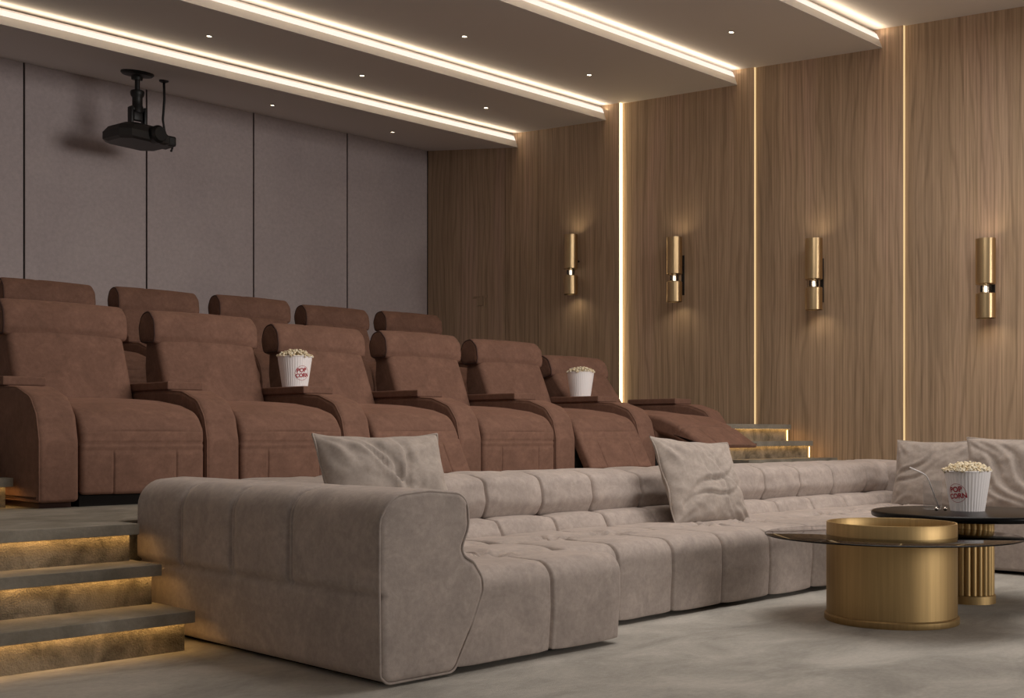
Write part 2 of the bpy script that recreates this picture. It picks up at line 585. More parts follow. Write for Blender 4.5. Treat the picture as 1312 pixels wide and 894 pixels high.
# ------------------------------------------------------------------ projector
P = Vector((5.882, 11.46, 4.623))
t = empty('projector', (P.x, P.y, P.z), 'black projector hanging from the ceiling in front of the grey wall', 'projector')
sl1 = (4.753 - 4.504) / (12.37 - 10.632)
pl = link('ceiling_plate', lathe_mesh('ceiling_plate', [(0, .0), (.165, .0), (.168, -.012), (.15, -.03), (.06, -.045), (.055, -.075), (0, -.075)], 40), M['blackmatte'], t)
pl.rotation_euler = (math.atan(sl1), 0, 0)
link('pole', lathe_mesh('pole', [(.026, -.06), (.026, -.25)], 20), M['blackmatte'], t)
bm = bmesh.new()
add_lathe(bm, [(0, -.19), (.066, -.19), (.072, -.205), (.066, -.24), (.052, -.26), (.052, -.34), (.060, -.36), (.060, -.42), (0, -.42)], 24)
add_box(bm, -.085, .085, -.035, .035, -.40, -.365, bev=.008)
add_box(bm, -.088, -.058, -.045, .045, -.56, -.36, bev=.008)
add_box(bm, .058, .088, -.045, .045, -.56, -.36, bev=.008)
add_box(bm, -.05, .05, -.03, .03, -.50, -.40, bev=.012)
link('joint_bracket', autosmooth(to_mesh('joint_bracket', bm)), M['blackmatte'], t)
# body: octagonal tapered shell
bm = bmesh.new()
def oct_ring(hx, hy, ch, z, dx=0):
    pts = [(-hx + ch, -hy), (hx - ch, -hy), (hx, -hy + ch), (hx, hy - ch), (hx - ch, hy), (-hx + ch, hy), (-hx, hy - ch), (-hx, -hy + ch)]
    return [bm.verts.new((p[0] + dx, p[1], z)) for p in pts]
rs = [oct_ring(.30, .22, .10, -.765), oct_ring(.345, .25, .10, -.745), oct_ring(.345, .25, .10, -.665), oct_ring(.30, .22, .11, -.60), oct_ring(.20, .15, .08, -.555)]
for A, B in zip(rs[:-1], rs[1:]):
    for k in range(8):
        bm.faces.new((A[k], A[(k + 1) % 8], B[(k + 1) % 8], B[k]))
bm.faces.new(rs[0][::-1]); bm.faces.new(rs[-1])
bd = link('body', to_mesh('body', bm, False), M['blackmid'], t)
bd.rotation_euler = (0, 0, math.radians(8))
bd.scale = (.92, .92, .9)
bd.location = (0, 0, -.055)
lens = bmesh.new()
add_lathe(lens, [(0, .0), (.085, 0), (.092, .02), (.092, .10), (.07, .13), (0, .13)], 28)
lo = link('lens_barrel', autosmooth(to_mesh('lens_barrel', lens)), M['blackmatte'], t)
lo.location = (.09, -.165, -.665)
lo.rotation_euler = (math.radians(90), 0, math.radians(8))
link('terminal_block', box_mesh('terminal_block', .20, .355, -.17, .05, -.735, -.63, bev=.02), M['blackmatte'], t)
bm = bmesh.new()
cx, cy, cz = 6.236 - P.x, 11.562 - P.y, 4.637 - P.z
add_tube(bm, [(cx, cy, cz), (cx + .005, cy, cz - .2), (cx - .012, cy, cz - .42), (cx + .01, cy - .02, cz - .62), (cx + .055, cy - .08, cz - .72), (cx + .03, cy - .10, cz - .76)], .013, 8)
cb = link('cable', to_mesh('cable', bm), M['blackmatte'], t)
link('cable_grommet', lathe_mesh('cable_grommet', [(0, .0), (.05, 0), (.05, -.012), (.02, -.025), (0, -.025)], 20), M['blackmatte'], cb).location = (cx, cy, cz)

# ------------------------------------------------------------------ sconces
SC = [(9.57, 3.255, 'brass two-part wall sconce farthest away, left of the brightest wall light strip'),
      (8.03, 3.045, 'brass two-part wall sconce second from the back wall, between the first two light strips'),
      (6.30, 2.830, 'brass two-part wall sconce between the second and third wall light strips'),
      (4.57, 2.628, 'brass two-part wall sconce nearest the right edge, above the sofa pillows')]
R_ = .085
up_me = lathe_mesh('upper_shade', [(R_, .0), (R_, -.40), (R_ * .92, -.405), (.03, -.41), (.03, -.40), (R_ - .006, -.39), (R_ - .006, 0)], 40, True)
lo_me = lathe_mesh('lower_shade', [(R_, -.49), (R_, -.705), (R_ - .006, -.705), (R_ - .006, -.50), (.03, -.492), (.03, -.482), (R_ * .92, -.484)], 40, True)
bulb_me = lathe_mesh('bulb', [(0, -.41), (.010, -.41), (.015, -.43), (.015, -.46), (.010, -.485), (0, -.485)], 20)
cry_me = lathe_mesh('crystal_sleeve', [(.044, -.402), (.046, -.45), (.044, -.492), (.040, -.492), (.042, -.45), (.040, -.402)], 24, True)
plate_me = box_mesh('back_plate', .150, .168, -.02, .02, -.62, -.18, bev=.004)
rod_me = tube_mesh('mounting_arm', [(.0, 0, -.30), (.155, 0, -.30)], .012, 10)
clip_me = boxes_mesh('collar', [(-.075, .075, -.012, .012, -.418, -.398), (-.075, .075, -.012, .012, -.492, -.478)], bev=.002)
for i, (y, zt, lab) in enumerate(SC):
    t = empty('wall_sconce', (XR - .168, y, zt), lab, 'wall lamp', 'brass sconces on the oak wall')
    link('upper_shade', up_me, M['brass_pol'], t)
    link('lower_shade', lo_me, M['brass_pol'], t)
    bl = link('bulb', bulb_me, M['bulb'], t)
    link('crystal_sleeve', cry_me, M['bulbglass'], t)
    link('collar', clip_me, M['brass_pol'], t)
    link('back_plate', plate_me, M['blackmatte'], t)
    link('mounting_arm', rod_me, M['blackmatte'], t)
    for zz, rx in ((zt - .02, PI), (zt - .685, 0)):
        l = bpy.data.lights.new('sconce_spot', 'SPOT')
        l.energy = 1.3
        l.color = (1, .80, .52)
        l.spot_size = math.radians(150); l.spot_blend = 1.0; l.shadow_soft_size = .03
        lo = bpy.data.objects.new('sconce_spot', l); COL.objects.link(lo)
        lo.location = (XR - .168, y, zz)
        lo.rotation_euler = (rx, 0, 0)

# ------------------------------------------------------------------ recliners
AW, SW, PITCH = .2355, .76, .9955
def cr(t, w): return g(t, w)
arm_prof = rp([(0.0, .03, .02), (0.0, .36, .12), (.035, .50, .10), (.115, .60, .12), (.30, .66, .2), (.55, .672, .2), (1.06, .672, .06), (1.10, .03, .03)], .04)
def arm_disp(s, p, q, nx, ny):
    return .0035 * (cr(s - (-AW + .03), .006) + cr(s - (-.03), .006)) if (q > .1) else 0
arm_me = loft('armrest', arm_prof, -AW + .003, -.003, .032, .03, disp=None)
pip = [Vector((p.x, p.y)) for p in arm_prof]
def ring_tube(name, prof, ss, ins, rad):
    bm = bmesh.new()
    m = len(prof)
    for s in ss:
        pts = []
        for i in range(m):
            tt = prof[(i + 1) % m] - prof[i - 1]
            nn = Vector((tt.y, -tt.x)).normalized()
            ar = 1
            pts.append((s, prof[i].x + nn.x * ins, prof[i].y + nn.y * ins))
        add_tube(bm, pts, rad, 6, True)
    return to_mesh(name, bm)
def orient(prof):
    m = len(prof)
    area = sum(prof[i].x * prof[(i + 1) % m].y - prof[(i + 1) % m].x * prof[i].y for i in range(m))
    return prof if area > 0 else prof[::-1]
armpip_me = ring_tube('piping', orient(arm_prof), (-AW + .013,), -.008, .0045)
tray_me = box_mesh('tray', -AW - .006, .004, .44, 1.0, .668, .718, bev=.008)
foot_me = box_mesh('foot', -AW + .03, -.03, .05, 1.0, 0.0, .035)

seat_prof = rp([(.01, .30, .02), (.0, .42, .07), (.07, .52, .16), (.24, .565, .2), (.50, .598, .3), (.95, .602, .05), (.95, .32, .03), (.2, .30, .02)], .03)
def seat_disp(s, p, q, nx, ny):
    d = -.012 * math.sin(PI * max(0, min(1, s / SW))) if ny > .2 else -.006 * math.sin(PI * max(0, min(1, s / SW)))
    return d
seat_me = loft('seat_cushion', seat_prof, .004, SW - .004, .035, .04, disp=seat_disp)
# footrest, hinge at (y .045, z .40)
fr_prof = rp([(.0, -.335, .02), (-.042, -.335, .02), (-.046, -.10, .05), (-.045, .02, .03), (.0, .03, .02), (.05, -.05, .04), (.05, -.30, .03)], .012)
def fr_disp(s, p, q, nx, ny):
    d = 0
    if nx < -.5:
        d += .010 * cr(q + .095, .006) + .009 * cr(q + .055, .005)
        if q < -.11:
            d += .008 * cr(s - .19, .006) + .008 * cr(s - .57, .006)
        d -= .008 * math.sin(PI * s / SW)
    return d
foot_panel_me = loft('footrest', fr_prof, .006, SW - .006, .03, .03, disp=fr_disp, extra=(.19, .57))
ext_prof = rp([(.20, .565, .06), (-.02, .54, .2), (-.245, .455, .05), (-.495, .300, .012), (-.485, .278, .012), (-.33, .285, .06), (-.10, .375, .1), (.20, .44, .05)], .014)
def ext_disp(s, p, q, nx, ny):
    d = 0
    if ny > .3:
        d += .016 * cr(p + .245, .012)
        if p < -.23:
            d += .006 * cr(s - .19, .008) + .006 * cr(s - .57, .008)
        d -= .012 * math.sin(PI * s / SW)
    return d
ext_me = loft('footrest_extended', ext_prof, .006, SW - .006, .035, .03, disp=ext_disp, extra=(.19, .57))
mech_me = boxes_mesh('reclining_mechanism', [(.05, .08, .05, .5, .06, .40), (SW - .08, SW - .05, .05, .5, .06, .40), (.05, SW - .05, .30, .5, .05, .36)])
# backrest about its hinge at (y .84, z .55)
bk_prof = rp([(.00, -.15, .03), (.01, .06, .1), (.08, .25, .2), (.155, .44, .08), (.19, .52, .05), (.335, .52, .05), (.36, .30, .1), (.30, -.15, .05)], .03)
def bk_disp(s, p, q, nx, ny):
    d = -.014 * math.sin(PI * max(0, min(1, s / SW))) if nx < 0 else 0
    return d
back_me = loft('backrest', bk_prof, .006, SW - .006, .045, .04, disp=bk_disp)
hd_prof = rp([(.165, .440, .03), (.150, .50, .07), (.160, .60, .08), (.235, .675, .07), (.34, .655, .09), (.385, .56, .09), (.36, .45, .05)], .02)
def hd_disp(s, p, q, nx, ny):
    return .006 * cr(s - .30 - .05 * math.sin(q * 9), .02) * (1 if nx < 0 else .3) - .006 * math.sin(PI * max(0, min(1, s / SW)))
head_me = loft('headrest', hd_prof, -.022, SW + .022, .035, .03, disp=hd_disp)
hpip_me = ring_tube('piping', orient(hd_prof), (-.014,), -.012, .006)
base_me = box_mesh('plinth', .02, SW - .02, .06, 1.1, .0, .06)

def recliner(x, y, z, label, group, rec=0.0, foot=0.0, ext=False, last=False, dy=0.0):
    t = empty('recliner', (x, y, z), label, 'recliner', group)
    a = link('armrest', arm_me, M['brown'], t)
    link('piping', armpip_me, M['brown'], a)
    link('foot', foot_me, M['brown_dark'], a)
    tr = link('tray', tray_me, M['brown'], t)
    if last:
        a2 = link('armrest', arm_me, M['brown'], t); a2.location = (PITCH + .065, 0, 0)
        link('piping', armpip_me, M['brown'], a2)
        link('foot', foot_me, M['brown_dark'], a2)
        link('tray', tray_me, M['brown'], t).location = (PITCH + .065, 0, 0)
    link('plinth', base_me, M['gap'], t)
    link('seat_cushion', seat_me, M['brown'], t)
    if ext:
        link('footrest', ext_me, M['brown'], t)
        link('reclining_mechanism', mech_me, M['gap'], t)
    else:
        f = link('footrest', foot_panel_me, M['brown'], t)
        f.location = (0, .046, .40)
        f.rotation_euler = (-foot, 0, 0)
        if foot > .2:
            link('reclining_mechanism', mech_me, M['gap'], t)
    b = link('backrest', back_me, M['brown'], t)
    b.location = (0, .84 + dy, .55); b.rotation_euler = (-rec, 0, 0)
    h = link('headrest', head_me, M['brown'], t)
    h.location = (0, .84 + dy, .55); h.rotation_euler = (-rec, 0, 0)
    link('piping', hpip_me, M['brown_dark'], h)
    return t

R1L = ['russet velvet recliner at the left end of the front row, beside the steps',
       'second russet recliner from the left in the front row, empty and closed',
       'russet recliner with the popcorn bucket on its left armrest, third in the front row',
       'fourth russet recliner from the left in the front row, closed footrest',
       'front row recliner with its footrest swung partly out, left of the fully reclined one',
       'fully reclined russet chair with footrest extended, right end of the front row']
R1P = [(0.0, 0, False, 0), (0.0, 0, False, 0.03), (.06, .50, False, .05), (.03, 0, False, .07), (.06, .52, False, .08), (.30, 0, True, .06)]
for i in range(6):
    rec, foot, ext, dy = R1P[i]
    recliner(2.86 + PITCH * i, 6.215, ZP1, R1L[i], 'recliners in the front row', rec, foot, ext, i == 5, dy)
R2L = ['back row recliner whose headrest rises behind the front row chair at the left end',
       'back row recliner, second headrest from the left along the grey wall',
       'middle recliner of the back row, third headrest from the left',
       'back row recliner, second headrest from the oak wall',
       'back row recliner nearest the oak wall, rightmost headrest of the back row']
R2P = [.06, .03, .0, .06, .03]
for i in range(5):
    recliner(2.915 + PITCH * (i + 1), 8.80, ZP2, R2L[i], 'recliners in the back row', R2P[i], 0, False, i == 4, .05)

# ------------------------------------------------------------------ sectional sofa
sofa = empty('sectional_sofa', (5.75, 4.2, 0), 'long taupe velvet tufted sectional sofa on the grey carpet', 'sofa')
SO = Vector((5.75, 4.2, 0))
def spart(name, me, mat=None):
    o = link(name, me, mat or M['taupe'], sofa)
    o.location = -SO
    return o
# left arm
def smooth_bump(x):
    return max(0.0, min(1.0, x))
arm_p = rp([(2.612, .014, .045), (2.608, .40, .3), (2.610, .675, .125), (2.83, .690, .25), (3.022, .672, .105), (3.03, .55, .1), (2.985, .452, .05), (3.055, .415, .05), (3.118, .33, .08), (3.04, .16, .2), (2.955, .014, .045)], .02)
AS = (3.86, 4.275, 4.69)
def larm(s, p, q, nx, ny):
    d = 0.0
    out = (nx < -.3) or (ny > .3 and q > .5)
    if out:
        for a in AS:
            if q > .325:
                d += .016 * (g(s - a - .013, .005) + g(s - a + .013, .005)) + .012 * g(s - a, .03)
        if nx < -.5:
            d += .014 * g(q - .325, .007)
        if q > .33:
            d -= .008
    else:
        if nx > .2 and q > .45:
            for a in AS:
                d += .005 * g(s - a, .014) + .003 * g(s - a, .06)
    return d
la = spart('armrest', loft('armrest_left', arm_p, 3.292, 5.085, .026, .03, 'y', larm, extra=AS))
_bm = bmesh.new()
_o = orient(arm_p)
add_tube(_bm, [((p.x - .004) if p.x < 2.62 else p.x, 3.300, p.y) for p in _o], .005, 6, True)
link('piping', to_mesh('piping', _bm), M['taupe'], la)
spart('plinth', boxes_mesh('plinth', [(2.68, 8.8, 3.72, 4.9, 0, .06), (2.68, 3.75, 3.40, 5.0, 0, .06), (7.7, 8.8, 2.0, 4.9, 0, .06)]), M['gap'])

def tuft_disp(x0, x1, xs, ys, zt, dep=.020):
    xe = sorted([x0] + list(xs) + [x1])
    def f(s, p, q, nx, ny):
        d = 0.0
        for a in xs:
            k = 1.0
            d += dep * .8 * g(s - a, .008) + dep * .35 * g(s - a, .05)
        if ny > .25:
            for b in ys:
                d += dep * .7 * g(p - b, .010) + dep * .6 * g(p - b, .06)
                for a in xs:
                    d += .042 * g(math.hypot(s - a, p - b), .045)
                    dx, dy_ = s - a, p - b
                    rr = math.hypot(dx, dy_)
                    if rr > 1e-4:
                        an = math.atan2(dy_, dx)
                        d += .014 * math.sin(an * 8 + a * 5) * g(rr - .075, .06)
        d -= .012 * (1 if ny > -.5 else 0)
        # ends of the cushion pulled in softly
        d += .005 * (g(s - x0, .05) + g(s - x1, .05))
        nz = noise.noise(Vector((s * 4.1, p * 4.1, q * 4.1)))
        d += .006 * nz
        return d
    return f
def seat_block(name, x0, x1, y0, y1, xs, ys, zt=.375, r=.075):
    prof = rp([(y0 + .01, .018, .02), (y0, .20, .3), (y0 + .004, zt, r), (y0 + .45, zt + .004, .5), (y1, zt - .01, .05), (y1, .018, .02)], .022)
    return spart(name, loft(name, prof, x0 + .001, x1 - .001, .024, .026, 'x', tuft_disp(x0, x1, xs, ys, zt), extra=xs))
seat_block('chaise_seat', 2.97, 3.925, 3.308, 4.5, (3.49,), (3.68, 4.08))
seat_block('seat_cushion', 3.925, 5.09, 3.605, 4.5, (4.255, 4.672), (4.02,))
seat_block('seat_cushion', 5.09, 6.395, 3.605, 4.5, (5.525, 5.96), (4.02,))
seat_block('seat_cushion', 6.395, 7.62, 3.605, 4.5, (6.83, 7.23), (4.02,))
seat_block('chaise_seat', 7.57, 8.60, 1.85, 4.5, (8.05,), (2.25, 2.65, 3.05, 3.45, 3.85, 4.2))

def roll_disp(x0, x1, xs, dep):
    def f(s, p, q, nx, ny):
        d = 0.0
        if nx < .6:
            for a in xs:
                d += dep * .9 * g(s - a, .008) + dep * .55 * g(s - a, .045)
                d += .004 * math.sin(q * 70 + a * 11) * g(abs(s - a) - .05, .04)
            d += .005 * (g(s - x0, .05) + g(s - x1, .05))
        d += .005 * noise.noise(Vector((s * 5, p * 5, q * 5 + 3)))
        return d
    return f
up_p = rp([(4.52, .445, .05), (4.475, .53, .08), (4.50, .665, .07), (4.62, .690, .09), (4.86, .690, .09), (4.95, .64, .08), (4.95, .06, .04), (4.62, .06, .03), (4.62, .43, .02)], .018)
lo_p = rp([(4.40, .28, .03), (4.362, .37, .06), (4.41, .455, .05), (4.52, .462, .04), (4.66, .44, .03), (4.66, .28, .03)], .016)
for x0, x1, xs in ((2.99, 3.805, (3.40,)), (3.805, 5.09, (4.255, 4.672)), (5.09, 6.395, (5.525, 5.96)), (6.395, 7.71, (6.83, 7.265)), (7.71, 8.90, (8.19, 8.6))):
    b = spart('backrest', loft('backrest', up_p, x0, x1, .03, .026, 'x', roll_disp(x0, x1, xs, .020), extra=xs))
    l = link('lumbar_roll', loft('lumbar_roll', lo_p, x0, min(x1, 8.55), .03, .026, 'x', roll_disp(x0, x1, xs, .016), extra=xs), M['taupe'], b)
arm_r = rp([(8.905, .03, .03), (8.91, .40, .3), (8.905, .675, .12), (8.70, .690, .2), (8.50, .672, .1), (8.49, .45, .06), (8.52, .03, .03)], .025)
spart('armrest', loft('armrest_right', arm_r, 1.85, 4.75, .06, .05, 'y', None))

# ------------------------------------------------------------------ pillows
def pillow_mesh(name, w, h, t, seed, folds=(), amp=0.75):
    n = 64
    bm = bmesh.new()
    grid = {}
    for side in (1, -1):
        for i in range(n + 1):
            for j in range(n + 1):
                u = -1 + 2 * i / n; v = -1 + 2 * j / n
                # finer near the rim
                u = math.copysign(1 - (1 - abs(u)) ** 1.5, u); v = math.copysign(1 - (1 - abs(v)) ** 1.5, v)
                rim = (i in (0, n) or j in (0, n))
                if rim and side < 0:
                    continue
                # edges pulled in between the corners
                x = u * (1 - .07 * (1 - u * u * 0) * (1 - v * v) * abs(u)) * w / 2
                z = v * (1 - .07 * (1 - u * u) * abs(v)) * h / 2
                th = t / 2 * ((1 - u ** 4) ** .55) * ((1 - v ** 4) ** .55)
                th *= .82 + .18 * (1 - u * u) * (1 - v * v)
                a = 0
                # creases radiating from the corners and along the rim
                for cxs, czs in ((1, 1), (-1, 1), (1, -1), (-1, -1)):
                    du, dv = u - cxs, v - czs
                    rr = math.hypot(du, dv)
                    an = math.atan2(dv, du)
                    a += 0.011 * math.sin(an * 11 + seed + cxs * 2 + czs) * g(rr - .42, .33)
                a += .010 * math.sin(u * 17 + seed * 1.7 + 2 * noise.noise(Vector((u * 3, v * 3, seed)))) * g(abs(v) - .88, .16)
                a += .009 * math.sin(v * 15 + seed * 2.3 + 2 * noise.noise(Vector((u * 3, v * 3, seed + 5)))) * g(abs(u) - .88, .16)
                a += .016 * noise.noise(Vector((u * 2.1, v * 2.1, seed * 3.1 + side)))
                a += .014 * noise.turbulence(Vector((u * 3.3, v * 3.3, seed * 1.3 + side)), 3, False)
                a *= amp
                for (fu, fv, ang, wd, dp) in folds:
                    ca, sa = math.cos(ang), math.sin(ang)
                    d1 = (u - fu) * -sa + (v - fv) * ca
                    d2 = (u - fu) * ca + (v - fv) * sa
                    d1 += .10 * math.sin(d2 * 4)
                    a -= 1.5 * dp * (g(d1, wd) - .6 * g(d1 - wd * 1.8, wd)) * g(d2, .75)
                e = (1 - u ** 6) * (1 - v ** 6)
                y = -side * (th + a * e)
                if rim:
                    y = .006 * math.sin(u * 9 + v * 7 + seed)
                co = (x, y, z)
                vtx = bm.verts.new(co)
                grid[(side, i, j)] = vtx
                if rim:
                    grid[(-1, i, j)] = vtx
        for i in range(n):
            for j in range(n):
                try:
                    bm.faces.new([grid[(side, i, j)], grid[(side, i + 1, j)], grid[(side, i + 1, j + 1)], grid[(side, i, j + 1)]])
                except ValueError:
                    pass
    rimpts = []
    for i in range(n): rimpts.append(grid[(1, i, 0)].co.copy())
    for j in range(n): rimpts.append(grid[(1, n, j)].co.copy())
    for i in range(n, 0, -1): rimpts.append(grid[(1, i, n)].co.copy())
    for j in range(n, 0, -1): rimpts.append(grid[(1, 0, j)].co.copy())
    return to_mesh(name, bm), tube_mesh(name + '_piping', rimpts, .005, 6, True)

def pillow(label, loc, w, h, t, rx, ry, rz, seed, folds=(), amp=0.75):
    me, pm = pillow_mesh('pillow', w, h, t, seed, folds, amp)
    o = link('throw_pillow', me, M['pillow'])
    tag(o, label, 'pillow', 'throw pillows on the sofa')
    o.location = loc
    o.rotation_euler = (Matrix.Rotation(rz, 3, 'Z') @ Matrix.Rotation(rx, 3, 'X') @ Matrix.Rotation(ry, 3, 'Y')).to_euler()
    link('piping', pm, M['pillow'], o)
    return o
pillow('taupe throw pillow standing behind the thick left sofa arm', (3.33, 4.15, .635), .66, .56, .22, math.radians(-22), 0, math.radians(-6), 1.0,
       ((.0, .25, 2.1, .05, .014), (.18, .3, 1.7, .045, .014), (-.2, .45, 2.4, .04, .010)))
pillow('creased taupe pillow leaning on the sofa back between sofa and glass table', (5.79, 4.25, .605), .68, .56, .17, math.radians(-24), math.radians(4), math.radians(-4), 2.4,
       ((.1, .0, .5, .05, .013), (.35, -.2, 1.9, .04, .014), (.3, .45, 2.3, .04, .012), (-.1, .55, 2.0, .04, .010), (.0, -.35, .3, .04, .010)))
pillow('smoother taupe pillow at the right end of the sofa, beside the drinking glass', (8.30, 4.03, .595), .60, .52, .18, math.radians(-14), math.radians(0), math.radians(-88), 4.2,
       ((-.5, .1, .7, .05, .012), (-.6, -.2, .5, .05, .010)), .55)
pillow('heavily folded taupe pillow behind the popcorn bucket on the black table', (8.20, 3.33, .60), .78, .56, .18, math.radians(-16), math.radians(0), math.radians(-80), 5.7,
       ((-.4, .1, 2.2, .06, .022), (-.05, .2, 2.15, .06, .022), (.25, .2, 2.0, .06, .016), (-.6, -.1, 2.3, .05, .018)))

# ------------------------------------------------------------------ coffee tables
t = empty('coffee_table', (5.335, 2.80, 0), 'low round coffee table with brass drum base and smoked glass top', 'table')
r = .302
dr = link('drum_base', lathe_mesh('drum_base', [(0, .035), (r, .035), (r, .398), (r - .01, .398), (0, .398)], 96), M['brass'], t)
link('plinth', lathe_mesh('plinth', [(0, 0), (r + .008, 0), (r + .010, .004), (r + .010, .028), (r + .004, .034), (r - .02, .0352), (0, .0352)], 96), M['brass'], t)
link('tray_rim', lathe_mesh('tray_rim', [(0, .398), (r, .398), (r, .470), (r - .002, .473), (r - .008, .473), (r - .010, .470), (r - .010, .425), (0, .425)], 96), M['brass'], t)
link('glass_top', lathe_mesh('glass_top', [(r + .001, .404), (.588, .404), (.594, .406), (.594, .410), (.588, .412), (r + .001, .412)], 128, True), M['smoke'], t)
link('glass_edge', lathe_mesh('glass_edge', [(.5935, .4045), (.596, .406), (.596, .410), (.5935, .4115)], 128, True), M['black'], t)

t = empty('side_table', (6.215, 2.815, 0), 'taller round table with fluted brass column and black top', 'table')
bm = bmesh.new()
nf, per = 24, 8
rb = []
for k in range(nf * per):
    a = 2 * PI * k / (nf * per)
    ph = (k % per) / per * 2 * PI
    rr = .118 + .011 * abs(math.sin(ph / 2)) ** .8
    rb.append((rr * math.cos(a), rr * math.sin(a)))
lo_r = [bm.verts.new((p[0], p[1], .045)) for p in rb]
hi_r = [bm.verts.new((p[0], p[1], .452)) for p in rb]
m_ = len(rb)
for k in range(m_):
    bm.faces.new((lo_r[k], lo_r[(k + 1) % m_], hi_r[(k + 1) % m_], hi_r[k]))
link('fluted_column', autosmooth(to_mesh('fluted_column', bm), 50), M['brass'], t)
link('plinth', lathe_mesh('plinth2', [(0, 0), (.136, 0), (.136, .042), (.132, .046), (0, .046)], 64), M['brass'], t)
link('table_top', lathe_mesh('table_top', [(0, .450), (.485, .450), (.497, .456), (.500, .464), (.500, .474), (.496, .482), (.488, .484), (0, .484)], 128, ang=60), M['black'], t)

# ------------------------------------------------------------------ popcorn buckets
BH, BR0, BR1 = .212, .086, .118
bm = bmesh.new()
nr, per = 40, 4
N = nr * per
def rad(z): return BR0 + (BR1 - BR0) * z / BH
rings = []
for z in [0] + [BH * k / 10 for k in range(0, 11)]:
    ring = []
    for k in range(N):
        a = 2 * PI * k / N
        rr = rad(z) + (.0013 * math.cos(2 * PI * k / per) if z < BH * .95 else 0)
        ring.append(bm.verts.new((rr * math.cos(a), rr * math.sin(a), z)))
    rings.append(ring)
rings = rings[1:]
inner = [bm.verts.new(((rad(BH) - .003) * math.cos(2 * PI * k / N), (rad(BH) - .003) * math.sin(2 * PI * k / N), BH)) for k in range(N)]
inner2 = [bm.verts.new(((rad(BH * .8) - .003) * math.cos(2 * PI * k / N), (rad(BH * .8) - .003) * math.sin(2 * PI * k / N), BH * .8)) for k in range(N)]
allr = rings + [inner, inner2]
for A, B in zip(allr[:-1], allr[1:]):
    for k in range(N):
        bm.faces.new((A[k], A[(k + 1) % N], B[(k + 1) % N], B[k]))
bm.faces.new(rings[0][::-1]); bm.faces.new(inner2)
bmesh.ops.delete(bm, geom=[v for v in bm.verts if not v.link_faces], context='VERTS')
bucket_me = autosmooth(to_mesh('paper_cup', bm), 40)
rim_me = lathe_mesh('rim', [(BR1 - .002, BH - .003), (BR1 + .003, BH - .002), (BR1 + .004, BH + .001), (BR1 + .002, BH + .004), (BR1 - .002, BH + .003)], 64, True)

def text_mesh(s, size, offset=.0):
    cu = bpy.data.curves.new('lettering', 'FONT')
    cu.body = s; cu.size = size; cu.align_x = 'CENTER'; cu.align_y = 'CENTER'
    cu.offset = offset
    cu.resolution_u = 3
    ob = bpy.data.objects.new('lettering_tmp', cu)
    COL.objects.link(ob)
    dg = bpy.context.evaluated_depsgraph_get()
    me = bpy.data.meshes.new_from_object(ob.evaluated_get(dg))
    bpy.data.objects.remove(ob)
    bpy.data.curves.remove(cu)
    return me
def logo_mesh():
    bm = bmesh.new()
    def put(me, dx, dz, rot=0.0, sx=1.0):
        b2 = bmesh.new(); b2.from_mesh(me)
        bmesh.ops.triangulate(b2, faces=b2.faces[:])
        for v in b2.verts:
            x, z = v.co.x * sx, v.co.y
            v.co = Vector((x * math.cos(rot) - z * math.sin(rot) + dx, 0, x * math.sin(rot) + z * math.cos(rot) + dz))
        tmp = bpy.data.meshes.new('tmp'); b2.to_mesh(tmp); b2.free()
        bm.from_mesh(tmp); bpy.data.meshes.remove(tmp)
    put(text_mesh('POP', .040, .0012), -.006, .018, .10, 1.0)
    put(text_mesh('CORN', .037, .0012), 0.004, -.016, .10, .95)
    # thin oval ring round the words
    for r0, r1 in ((.0485, .0505),):
        n = 56
        a = [bm.verts.new((r0 * 1.02 * math.cos(2 * PI * k / n), 0, r0 * math.sin(2 * PI * k / n))) for k in range(n)]
        b = [bm.verts.new((r1 * 1.02 * math.cos(2 * PI * k / n), 0, r1 * math.sin(2 * PI * k / n))) for k in range(n)]
        for k in range(n):
            bm.faces.new((a[k], a[(k + 1) % n], b[(k + 1) % n], b[k]))
    bmesh.ops.subdivide_edges(bm, edges=[e for e in bm.edges if e.calc_length() > .012], cuts=2)
    for v in bm.verts:
        z = v.co.z + BH * .46
        rr = rad(z) + .0022
        th = v.co.x / rr
        v.co = Vector((rr * math.sin(th), -rr * math.cos(th), z))
    me = bpy.data.meshes.new('logo'); bm.to_mesh(me); bm.free()
    return me
logo_me = logo_mesh()

def popcorn_mesh(seed):
    rnd = random.Random(seed)
    bm = bmesh.new()
    add_lathe(bm, [(0, BH + .018), (BR1 * .5, BH + .012), (BR1 * .97, BH - .010), (BR1 * .92, BH - .02), (0, BH - .02)], 24)
    for k in range(230):
        rr = (BR1 + .004) * math.sqrt(rnd.random())
        a = rnd.random() * 2 * PI
        z = BH + .004 + .038 * (1 - (rr / BR1) ** 2) + rnd.uniform(-.004, .007)
        c = Vector((rr * math.cos(a), rr * math.sin(a), z))
        sz = rnd.uniform(.0065, .0105)
        for q in range(3):
            off = Vector((rnd.gauss(0, 1), rnd.gauss(0, 1), rnd.gauss(0, 1))).normalized() * sz * .7
            bmesh.ops.create_icosphere(bm, subdivisions=1, radius=sz * rnd.uniform(.55, .95), matrix=Matrix.Translation(c + off))
    return to_mesh('popcorn', bm)

